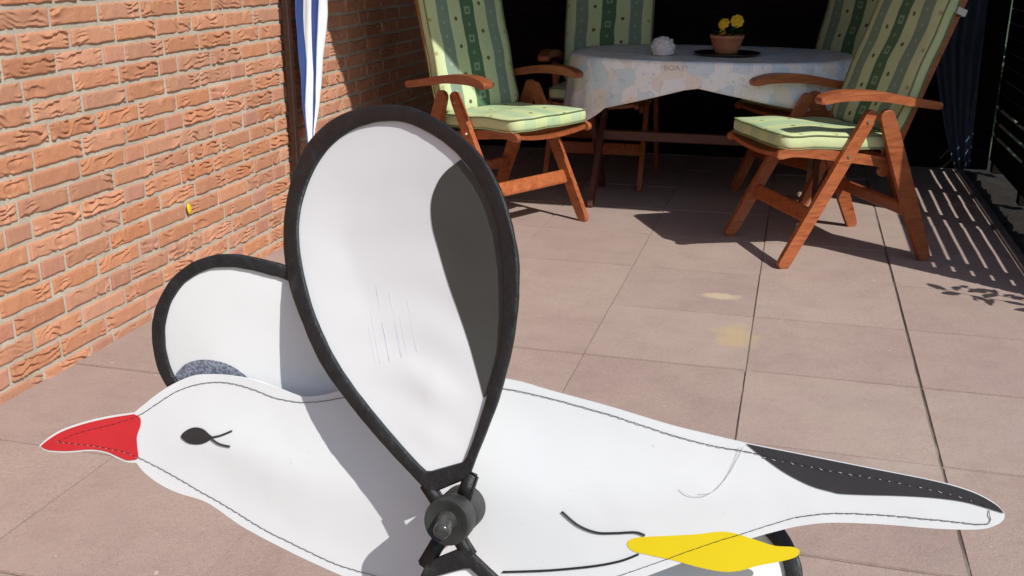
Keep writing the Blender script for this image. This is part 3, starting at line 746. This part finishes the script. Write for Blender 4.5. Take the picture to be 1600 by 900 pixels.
# ------------------------------------------------------------------ the gull whirligig, unprojected onto its own plane
GN = Vector((-.06, -.95, .28)).normalized(); GP = CAM + ray(800, 740) * .8
GU = Vector((0, 0, 1)).cross(GN).normalized(); GV = GN.cross(GU)
gull = empty('seagull_whirligig', (GP.x + .01, GP.y - .22, 0.0)); tag(gull, 'white vinyl seagull wind toy with red beak and spinning black-rimmed wings on a stake', 'wind toy')
GO = gull.location.copy()
class Plane:
    def __init__(s, P, n, warp=None):
        s.P = P; s.n = n.normalized(); s.u = Vector((0, 0, 1)).cross(s.n).normalized(); s.v = s.n.cross(s.u); s.warp = warp or (lambda q: 0.0)
    def uv(s, px):
        w = 0.0
        for _ in range(8):
            d = on_plane(px, s.P + s.n * w, s.n) - s.P; q = np.array([d.dot(s.u), d.dot(s.v)]); w = s.warp(q)
        return q
    def pt(s, uv, w=0.0): return s.P + s.u * float(uv[0]) + s.v * float(uv[1]) + s.n * (w + float(s.warp(uv))) - GO
BODY = Plane(GP, GN)
def seg_dist(p, poly):
    a = poly; b_ = np.roll(poly, -1, 0); d = b_ - a; t = np.clip(((p - a) * d).sum(1) / ((d * d).sum(1) + 1e-12), 0, 1)
    return np.sqrt((((a + d * t[:, None]) - p) ** 2).sum(1).min())
def inside(p, poly):
    x, y = p; a = poly; b_ = np.roll(poly, -1, 0)
    c = ((a[:, 1] > y) != (b_[:, 1] > y)) & (x < (b_[:, 0] - a[:, 0]) * (y - a[:, 1]) / (b_[:, 1] - a[:, 1] + 1e-12) + a[:, 0])
    return c.sum() % 2 == 1
def sheet(name, poly, plane, hf, mat, parent, step=.012, thick=None, smooth=True):
    """flat outline filled with a fine triangle grid, raised by hf(uv)"""
    poly = np.array(poly); lo, hi = poly.min(0), poly.max(0); pts = [Vector(p) for p in poly]; n = len(pts)
    jit = random.Random(1)
    for a in np.arange(lo[0] + step / 2, hi[0], step):
        for b_ in np.arange(lo[1] + step / 2, hi[1], step):
            q = np.array([a + jit.uniform(-.1, .1) * step, b_ + jit.uniform(-.1, .1) * step])
            if inside(q, poly) and seg_dist(q, poly) > step * .4: pts.append(Vector(q))
    vs, es, fs, *_ = delaunay_2d_cdt(pts, [(i, (i + 1) % n) for i in range(n)], [], 1, 1e-7)
    me = bpy.data.meshes.new(name)
    me.from_pydata([plane.pt(q, hf(np.array(q))) for q in vs], [], [tuple(f) for f in fs])
    bm = bmesh.new(); bm.from_mesh(me)
    thin = [f for f in bm.faces if f.calc_area() < .03 * max(e.calc_length() for e in f.edges) ** 2]
    bmesh.ops.delete(bm, geom=thin, context='FACES'); bmesh.ops.delete(bm, geom=[v_ for v_ in bm.verts if not v_.link_faces], context='VERTS')
    bmesh.ops.recalc_face_normals(bm, faces=bm.faces)
    if sum((f.normal.dot(plane.n) for f in bm.faces)) < 0: bmesh.ops.reverse_faces(bm, faces=bm.faces)
    bm.to_mesh(me); bm.free()
    for p in me.polygons: p.use_smooth = smooth
    o = obj(name, me, mat, parent)
    if thick: sm_ = o.modifiers.new('thickness', 'SOLIDIFY'); sm_.thickness = thick; sm_.offset = -1; sm_.use_rim = not smooth
    return o
def px_poly(pts, plane, sub=5, closed=True): return np.array(catmull([plane.uv(p) for p in pts], sub, closed))
def px_mixed(runs, plane, sub=5):
    """closed outline made of smooth runs that meet in corners"""
    out = []
    for r_ in runs: out += list(catmull([plane.uv(p) for p in r_], sub))[:-1]
    return np.array(out)
top_edge = [(211.6, 643.9), (226.7, 631.8), (245.6, 616.7), (272, 599.7), (302, 587), (328.7, 584.6), (359, 586.4), (396.7, 593), (434.5, 606), (471.7, 619), (505, 617), (540, 608), (600, 594), (700, 583), (794, 592), (860, 610), (952, 635), (1045, 663), (1110, 679), (1165, 692)]
tail_top = [(1165, 692), (1276, 714), (1369, 732.6), (1461, 751), (1517, 767), (1554, 786), (1569, 801)]
tail_bot = [(1569, 801), (1567.6, 811), (1554, 820.5), (1526, 826.5), (1461, 825), (1369, 818), (1299, 816), (1253, 820.5), (1211.5, 830), (1179, 839), (1137.5, 853), (1068, 878), (1012, 899), (940, 925), (850, 944), (750, 950), (650, 938), (590, 920), (536.5, 899), (472, 870), (415.6, 841.5), (378, 820.7), (340, 794), (317.4, 781), (279.6, 769.7), (249, 754.6), (226.7, 737.6), (215, 722.5)]
beak_bot = [(215, 722.5), (200, 721.7), (185, 715.7), (166, 707), (143.6, 704), (106, 706.6), (75.6, 704.7), (63, 696)]
beak_top = [(63, 696), (75.6, 684.7), (98, 671), (132, 659), (170, 650), (211.6, 643.9)]
outline = px_mixed([top_edge, tail_top, tail_bot, beak_bot, beak_top], BODY, 4)
_dc = {}
def body_h(q):
    d = seg_dist(q, outline); t = min(1, max(0, (d - .010) / .09)); t = t * t * (3 - 2 * t)
    return .0015 + .0062 * t + .0014 * noise.noise(Vector((q[0] * 6, q[1] * 6, 1.3))) * t + .00045 * math.exp(-(d / .02) ** 2) * noise.noise(Vector((q[0] * 45, q[1] * 45, 6)))
body = sheet('body', outline, BODY, body_h, M['vinyl'], gull, .012)
bm = bmesh.new(); bm.from_mesh(body.data); front = list(bm.verts)       # back skin and rim
mp = {v_: bm.verts.new(v_.co - GN * (2 * ((v_.co + GO - GP).dot(GN)))) for v_ in front}
rim = [e for e in bm.edges if e.is_boundary]
for f in list(bm.faces): bm.faces.new([mp[v_] for v_ in f.verts][::-1])
for e in rim: bm.faces.new((e.verts[1], e.verts[0], mp[e.verts[0]], mp[e.verts[1]]))
bmesh.ops.recalc_face_normals(bm, faces=bm.faces); bm.to_mesh(body.data); bm.free()
for p in body.data.polygons: p.use_smooth = True
body.data.set_sharp_from_angle(angle=R(35))
lift = lambda o_: (lambda q: body_h(q) + o_)
def shrink(poly, d):
    c = np.array(poly); n = len(c); out = []
    for i in range(n):
        t = c[(i + 1) % n] - c[i - 1]; t /= np.linalg.norm(t) + 1e-9; out.append(c[i] + np.array([-t[1], t[0]]) * d)
    return np.array(out)
beak_poly = px_mixed([[(216, 717), (201, 718.5), (186, 712.5), (167, 704.5), (144, 701.5), (107, 704), (78, 702.5), (66, 696.5)], [(66, 696.5), (77, 687.5), (99, 674), (133, 662), (171, 653), (211.6, 646.5)], [(211.6, 646.5), (221, 652), (222, 664), (217, 680), (217, 695), (219, 712), (216, 717)]], BODY, 4)
sheet('beak', beak_poly, BODY, lift(.0007), M['red'], body, .008)
tail_poly = px_mixed([[(1166, 692.4), (1276, 714.3), (1369, 732.9), (1461, 751.3), (1517, 767.4), (1553.6, 786.3), (1568.5, 801)], [(1568.5, 801), (1544.5, 793.7), (1507.5, 783.5), (1466, 777.5), (1415, 774), (1322.5, 771), (1299, 767), (1267, 758), (1230, 739.6), (1193, 714), (1166, 692.4)]], BODY, 4)
sheet('tail_tip', tail_poly, BODY, lift(.0007), M['tailblack'], body, .008)
eye_poly = px_poly([(287, 680), (296, 671), (309, 666.5), (322, 669), (331, 676), (337, 682), (329, 689), (316, 693), (302, 692), (293, 687)], BODY, 3)
eye = sheet('eye', eye_poly, BODY, lift(.0008), M['eye'], body, .004)
def line(name, pts, wpx, mat, parent, plane=BODY, hf=None, sub=6):
    hf = hf or lift(.0009); C = catmull([plane.uv(p) for p in pts], sub); bm = bmesh.new()
    rad = wpx / 2 * .8 / FPX; tube_bm(bm, [plane.pt(c, hf(c)) for c in C], rad, 5)
    return obj(name, to_mesh(bm, name, True), mat, parent)
line('eyelash', [(335, 682), (350, 679), (367, 672)], 3.6, M['eye'], eye); line('eyelash', [(335, 683), (348, 692), (365, 696)], 3.6, M['eye'], eye)
line('leg_line', [(881.7, 796.5), (906, 818), (934, 829.8), (961.8, 831), (994, 830), (1009, 835)], 3.6, M['ink'], body)
line('leg_line', [(788, 892), (860, 889.5), (929, 883), (971, 875), (998.8, 864.5)], 3.6, M['ink'], body)
foot_poly = px_poly([(981, 848), (994, 839), (1045, 836), (1091, 833.5), (1123.6, 829.8), (1146.7, 832), (1183.8, 843.6), (1211.5, 852), (1239, 853.8), (1249.4, 859.8), (1244, 869), (1220.8, 876), (1183.8, 883), (1156, 890.8), (1128, 892), (1091, 885), (1058.9, 876), (1017, 866.8), (989.5, 859.8)], BODY, 4)
def foot_h(q): return (body_h(q) if inside(q, outline) else .0015) + .0004
sheet('foot', foot_poly, BODY, foot_h, M['yellow'], gull, .007, .0004)
seam_top = [(92, 689.6), (128.5, 675), (181, 662), (219, 648.8), (245.6, 631.8), (272, 614.8), (294.7, 604.6), (321, 598.5), (347.6, 597), (374, 601), (400.5, 609), (434.5, 622), (472, 628), (502.5, 627), (534.6, 621.6), (600, 609), (700, 599), (784.6, 606), (860, 621.6), (952, 647), (1045, 677), (1114, 695.6), (1179, 707), (1276, 730), (1369, 746.5), (1461, 765), (1526, 783.5), (1544.5, 793.7)]
seam_bot = [(92, 689.6), (113, 692), (143.6, 695), (170, 699.8), (196.5, 705.5), (219, 714), (264.5, 737.6), (313.6, 766), (359, 792), (412, 824.5), (472, 854.7), (529, 881), (589, 899), (680, 925), (780, 932), (880, 920), (966, 899), (1091, 855), (1156, 834), (1207, 818), (1248.5, 806.6), (1299, 801), (1369, 803), (1461, 811), (1540, 818), (1545, 804), (1544.5, 793.7)]
def stitches(name, pts, mat, dash, gap, wpx, jit, side=0.0, o_=.0006):
    C = catmull([BODY.uv(p) for p in pts], 10); L = [0.]
    for a, b_ in zip(C, C[1:]): L.append(L[-1] + np.linalg.norm(b_ - a))
    bm = bmesh.new(); s_ = 0.; rj = random.Random(5)
    at = lambda t: np.array([np.interp(t, L, [c[i] for c in C]) for i in (0, 1)])
    while s_ + dash < L[-1]:
        P = [at(s_ + dash * k / 2) + np.array([rj.uniform(-jit, jit), side + rj.uniform(-jit, jit)]) * (k != 1) for k in range(3)]
        tube_bm(bm, [BODY.pt(q, body_h(q) + o_ + (.0004 if k == 1 else -.0001)) for k, q in enumerate(P)], wpx / 2 * .8 / FPX, 4); s_ += dash + gap
    return obj(name, to_mesh(bm, name), mat, body)
stitches('stitching', seam_top, M['thread'], .0065, .0004, 1.05, .00025); stitches('stitching', seam_bot, M['thread'], .0065, .0004, 1.05, .00025)
stitches('thread_ends', [(1193, 714), (1276, 731), (1369, 747.5), (1461, 766), (1526, 784)], M['thread_pale'], .0014, .0052, .95, .0006, 0, .0009)
stitches('thread_ends', [(92, 690), (143.6, 696), (196.5, 706.5), (219, 715)], M['thread_pale'], .0012, .0055, .8, .0004, 0, .0009)
line('loose_thread', [(1162, 697), (1152, 718), (1138, 742), (1118, 764), (1098, 774), (1078, 772), (1062, 762)], .55, M['thread_pale'], body)
line('loose_thread', [(1156, 697), (1146, 724), (1130, 752), (1112, 768), (1092, 770)], .5, M['thread_pale'], body)

def radial(poly, c, N=200):
    """radius of a star-shaped outline at N angles round c"""
    a = poly - c; b_ = np.roll(a, -1, 0); out = []
    for k in range(N):
        th = 2 * math.pi * k / N; d = np.array([math.cos(th), math.sin(th)]); best = 0
        den = d[0] * (b_ - a)[:, 1] - d[1] * (b_ - a)[:, 0]
        with np.errstate(all='ignore'):
            t = (a[:, 0] * (b_ - a)[:, 1] - a[:, 1] * (b_ - a)[:, 0]) / den; s_ = (a[:, 0] * d[1] - a[:, 1] * d[0]) / den
        ok = (np.abs(den) > 1e-12) & (s_ >= -1e-6) & (s_ <= 1 + 1e-6) & (t > 0)
        out.append(t[ok].max() if ok.any() else 0)
    return np.array(out)
def wing(outer, inner, plane, patch, patchmat, wrinkle, half=.0042, tagprint=None, seed=0):
    c = inner.mean(0); N = 200; ro, ri = radial(outer, c, N), radial(inner, c, N)
    def cloth_h(q):
        d = seg_dist(q, inner) if inside(q, inner) else 0.0; return -.0007 + wrinkle(q) * min(1, d / .045) ** 1.5
    grown = np.array([c + (p - c) * 1.03 for p in inner])
    fab = sheet('wing', grown, plane, cloth_h, M['sail'], gull, .0065, .0008)
    bm = bmesh.new(); rings = []; prof = 16
    for k in range(N):
        th = 2 * math.pi * k / N; d = np.array([math.cos(th), math.sin(th)]); mid, hw = (ro[k] * .96 + ri[k] * 1.04) / 2, max((ro[k] - ri[k]) / 2, .004) * .86; ring = []
        for j in range(prof):
            a = 2 * math.pi * j / prof; ca, sa = math.cos(a), math.sin(a)
            rr = mid + hw * math.copysign(abs(ca) ** .42, ca) + .0004 * noise.noise(Vector((th * 9, a * 2, seed)))
            ww = half * math.copysign(abs(sa) ** .5, sa) + .0004 * noise.noise(Vector((th * 22, a * 3, seed + 5)))
            ring.append(bm.verts.new(plane.pt(c + d * rr, ww)))
        rings.append(ring)
    for k in range(N):
        q, w = rings[k], rings[(k + 1) % N]
        for j in range(prof): bm.faces.new((q[j], q[(j + 1) % prof], w[(j + 1) % prof], w[j]))
    obj('wing_rim', to_mesh(bm, 'wing_rim', True), M['webbing'], fab)
    if patch is not None:
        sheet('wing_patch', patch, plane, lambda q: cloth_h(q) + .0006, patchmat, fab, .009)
    for ln in tagprint or []: line('care_print', ln, .5, M['tagprint'], fab, plane, lambda q: cloth_h(q) + .00005, 2)
    return fab
# near wings, in front of the body; turned a little to the left like a propeller blade
axis_px = (716, 800)
A0 = on_plane(axis_px, GP, GN)
NEAR = Plane(A0 + GN * .045, GN, lambda q: 1.38 * q[0] * q[1])      # blade twisted like a propeller
n_outer = [[(673.6, 775), (658.7, 760), (593, 690), (546.7, 634), (500, 568.7), (468, 496), (450, 444), (442, 388), (444, 332), (452, 288), (464, 252), (484, 216), (516, 186), (556, 168), (600, 161), (640, 164), (676, 178), (712, 202), (752, 238), (780, 284), (800, 340), (812, 396), (814, 444), (810, 500), (803, 540.7), (784.6, 615), (766, 666.6), (747, 713), (733, 750)], [(733, 750), (673.6, 775)]]
n_inner = [[(668, 735.7), (654, 722.6), (616.6, 680.6), (570, 624.6), (528, 564), (498, 502), (482, 452), (472, 404), (468, 356), (476, 308), (496, 260), (524, 224), (556, 202), (592, 192), (628, 192), (660, 204), (696, 226), (722.8, 252), (752, 292), (772, 340), (782, 396), (785, 444), (785, 490), (780, 550), (763.6, 606), (755.7, 635), (740, 685), (727, 719)], [(727, 719), (668, 735.7)]]
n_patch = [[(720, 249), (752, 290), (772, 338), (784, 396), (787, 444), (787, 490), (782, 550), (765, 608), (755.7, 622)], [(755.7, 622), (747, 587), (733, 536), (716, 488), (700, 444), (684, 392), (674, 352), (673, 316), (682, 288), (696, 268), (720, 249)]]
no, ni, npch = px_mixed(n_outer, NEAR), px_mixed(n_inner, NEAR), px_mixed(n_patch, NEAR)
base_uv = NEAR.uv((700, 728))
def n_wr(q):
    v_ = q[1] - base_uv[1]; lo = math.exp(-max(v_, 0) / .09)
    return .0013 * lo * math.sin(v_ * 150 + 8 * q[0] + 1.4 * math.sin(q[0] * 40)) + .0019 * math.sin(v_ * 24 - q[0] * 7 + .6) + .0010 * noise.noise(Vector((q[0] * 5, q[1] * 9, 4)))
tp = [[(x0, y0), (x0 + .1 * L_, y0 + .5 * L_), (x0 + .2 * L_, y0 + L_)] for x0, y0, L_ in ((585, 447, 120), (606, 457, 102), (634, 467, 84), (575, 512, 56), (577, 486, 82), (596, 505, 58), (614, 487, 70), (624, 497, 56))]
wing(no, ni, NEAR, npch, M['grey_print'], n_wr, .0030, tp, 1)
hub_uv = NEAR.uv((700, 812))
flip = lambda poly: 2 * hub_uv - poly
wing(flip(no), flip(ni), NEAR, flip(npch), M['grey_print'], lambda q: n_wr(2 * hub_uv - q), .0030, None, 9)
# far wings, behind the body
FAR = Plane(A0 - GN * .028, GN, lambda q: -1.0 * q[0] * q[1])
f_outer = [(259, 602), (243, 565), (237, 524), (239, 495.6), (246, 472), (263.6, 440.7), (286.7, 417.6), (315.6, 401.7), (344.5, 395), (373, 395), (408, 401.7), (445.6, 411.8), (500, 437), (560, 486), (618, 556), (660, 636), (686, 705), (690, 740), (665, 760), (560, 757), (450, 733), (360, 693), (295, 645)]
f_inner = [(276.6, 592), (262, 553), (259, 524), (260.7, 501), (269, 472), (286.7, 446), (309.8, 429), (333, 420.4), (361.8, 419), (390.7, 423), (419.6, 430.6), (448.5, 439), (498, 466), (550, 514), (600, 578), (640, 650), (660, 708), (650, 728), (560, 728), (455, 704), (374, 668), (312, 628)]
f_patch = [[(277, 581), (292, 567.8), (315.6, 562), (338.7, 564), (361.8, 572), (387.8, 591), (440, 640), (520, 700), (600, 728)], [(600, 728), (555, 727), (455, 704), (374, 668), (312, 628), (277, 592), (277, 581)]]
fo, fi, fp = px_poly(f_outer, FAR), px_poly(f_inner, FAR), px_mixed(f_patch, FAR)
f_wr = lambda q: .0012 * math.sin(q[0] * 19 + q[1] * 12) + .0012 * noise.noise(Vector((q[0] * 7, q[1] * 7, 9)))
wing(fo, fi, FAR, fp, M['blue_print'], f_wr, .0030, None, 3)
fh = FAR.uv((714, 716))
wing(2 * fh - fo, 2 * fh - fi, FAR, None, None, f_wr, .0030, None, 6)
# hub, axle pin, far hub, stake with foot
def cyl(name, a, b_, prof, mat, parent, seg=28):
    """turned part from a to b; prof is (fraction, radius)"""
    ax = (b_ - a); L = ax.length; t = ax.normalized(); e1 = t.cross(Vector((0, 0, 1))).normalized(); e2 = t.cross(e1); bm = bmesh.new(); rg = []
    for fr, rr in prof: rg.append([bm.verts.new(a + ax * fr + (e1 * math.cos(2 * math.pi * k / seg) + e2 * math.sin(2 * math.pi * k / seg)) * rr - GO) for k in range(seg)])
    for q, w in zip(rg, rg[1:]):
        for k in range(seg): bm.faces.new((q[k], q[(k + 1) % seg], w[(k + 1) % seg], w[k]))
    bm.faces.new(rg[0][::-1]); bm.faces.new(rg[-1])
    me = to_mesh(bm, name, True); o_ = obj(name, me, mat, parent)
    me.set_sharp_from_angle(angle=R(40)); return o_
HB = on_plane((727, 789), GP + GN * .022, GN); HF = on_plane((697, 817), GP + GN * .068, GN)
hub = cyl('hub', HB, HF, [(0, .0150), (.05, .0172), (.50, .0170), (.54, .0158), (.60, .0158), (.64, .0178), (.74, .0180), (.94, .0180), (.97, .0174), (1., .0168), (1.001, .0150), (.97, .0120), (.97, .006)], M['hub'], gull)
ax = (HF - HB).normalized()
HP = on_plane((689, 833), GP + GN * .085, GN)
cyl('axle_cap', HF, HP, [(-.1, .0085), (.2, .0075), (.3, .0066), (.85, .0062), (.95, .005), (1., .003)], M['pin'], hub, 16)
FH = on_plane((714, 716), GP - GN * .036, GN)
cyl('axle', FH - GN * .02, HB, [(0, .003), (1, .003)], M['stake'], gull, 10)
cyl('far_hub', FH - GN * .02, FH + GN * .012, [(0, .016), (.5, .018), (1, .016)], M['hub'], gull)
for a, b_ in (((664, 752), (690, 792)), ((738, 738), (722, 786)), ((737, 872), (712, 832)), ((662, 886), (692, 836))):
    pa, pb = NEAR.uv(a), NEAR.uv(b_)
    bm = bmesh.new(); d = (pb - pa) / np.linalg.norm(pb - pa); nn = np.array([-d[1], d[0]]) * .0058
    vs = []
    for w in (-.0028, .0028): vs += [bm.verts.new(NEAR.pt(q, w)) for q in (pa + nn, pa - nn, pb - nn, pb + nn)]
    for f in ((0, 1, 2, 3), (7, 6, 5, 4), (0, 4, 5, 1), (1, 5, 6, 2), (2, 6, 7, 3), (3, 7, 4, 0)): bm.faces.new([vs[i] for i in f])
    bmesh.ops.bevel(bm, geom=list(bm.edges), offset=.0016, segments=2, affect='EDGES')
    obj('wing_strap', to_mesh(bm, 'wing_strap', True), M['webbing'], gull)
st_top = on_plane((760, 915), GP, GN) - GN * .006
tube('stake', [st_top - GO, Vector((0, 0, .03))], .005, M['stake'], gull, 10)
lathe('stand', [(.11, 0), (.12, .004), (.12, .022), (.112, .03), (.02, .034), (.012, .06), (.008, .062)], M['hub'], gull, 36)
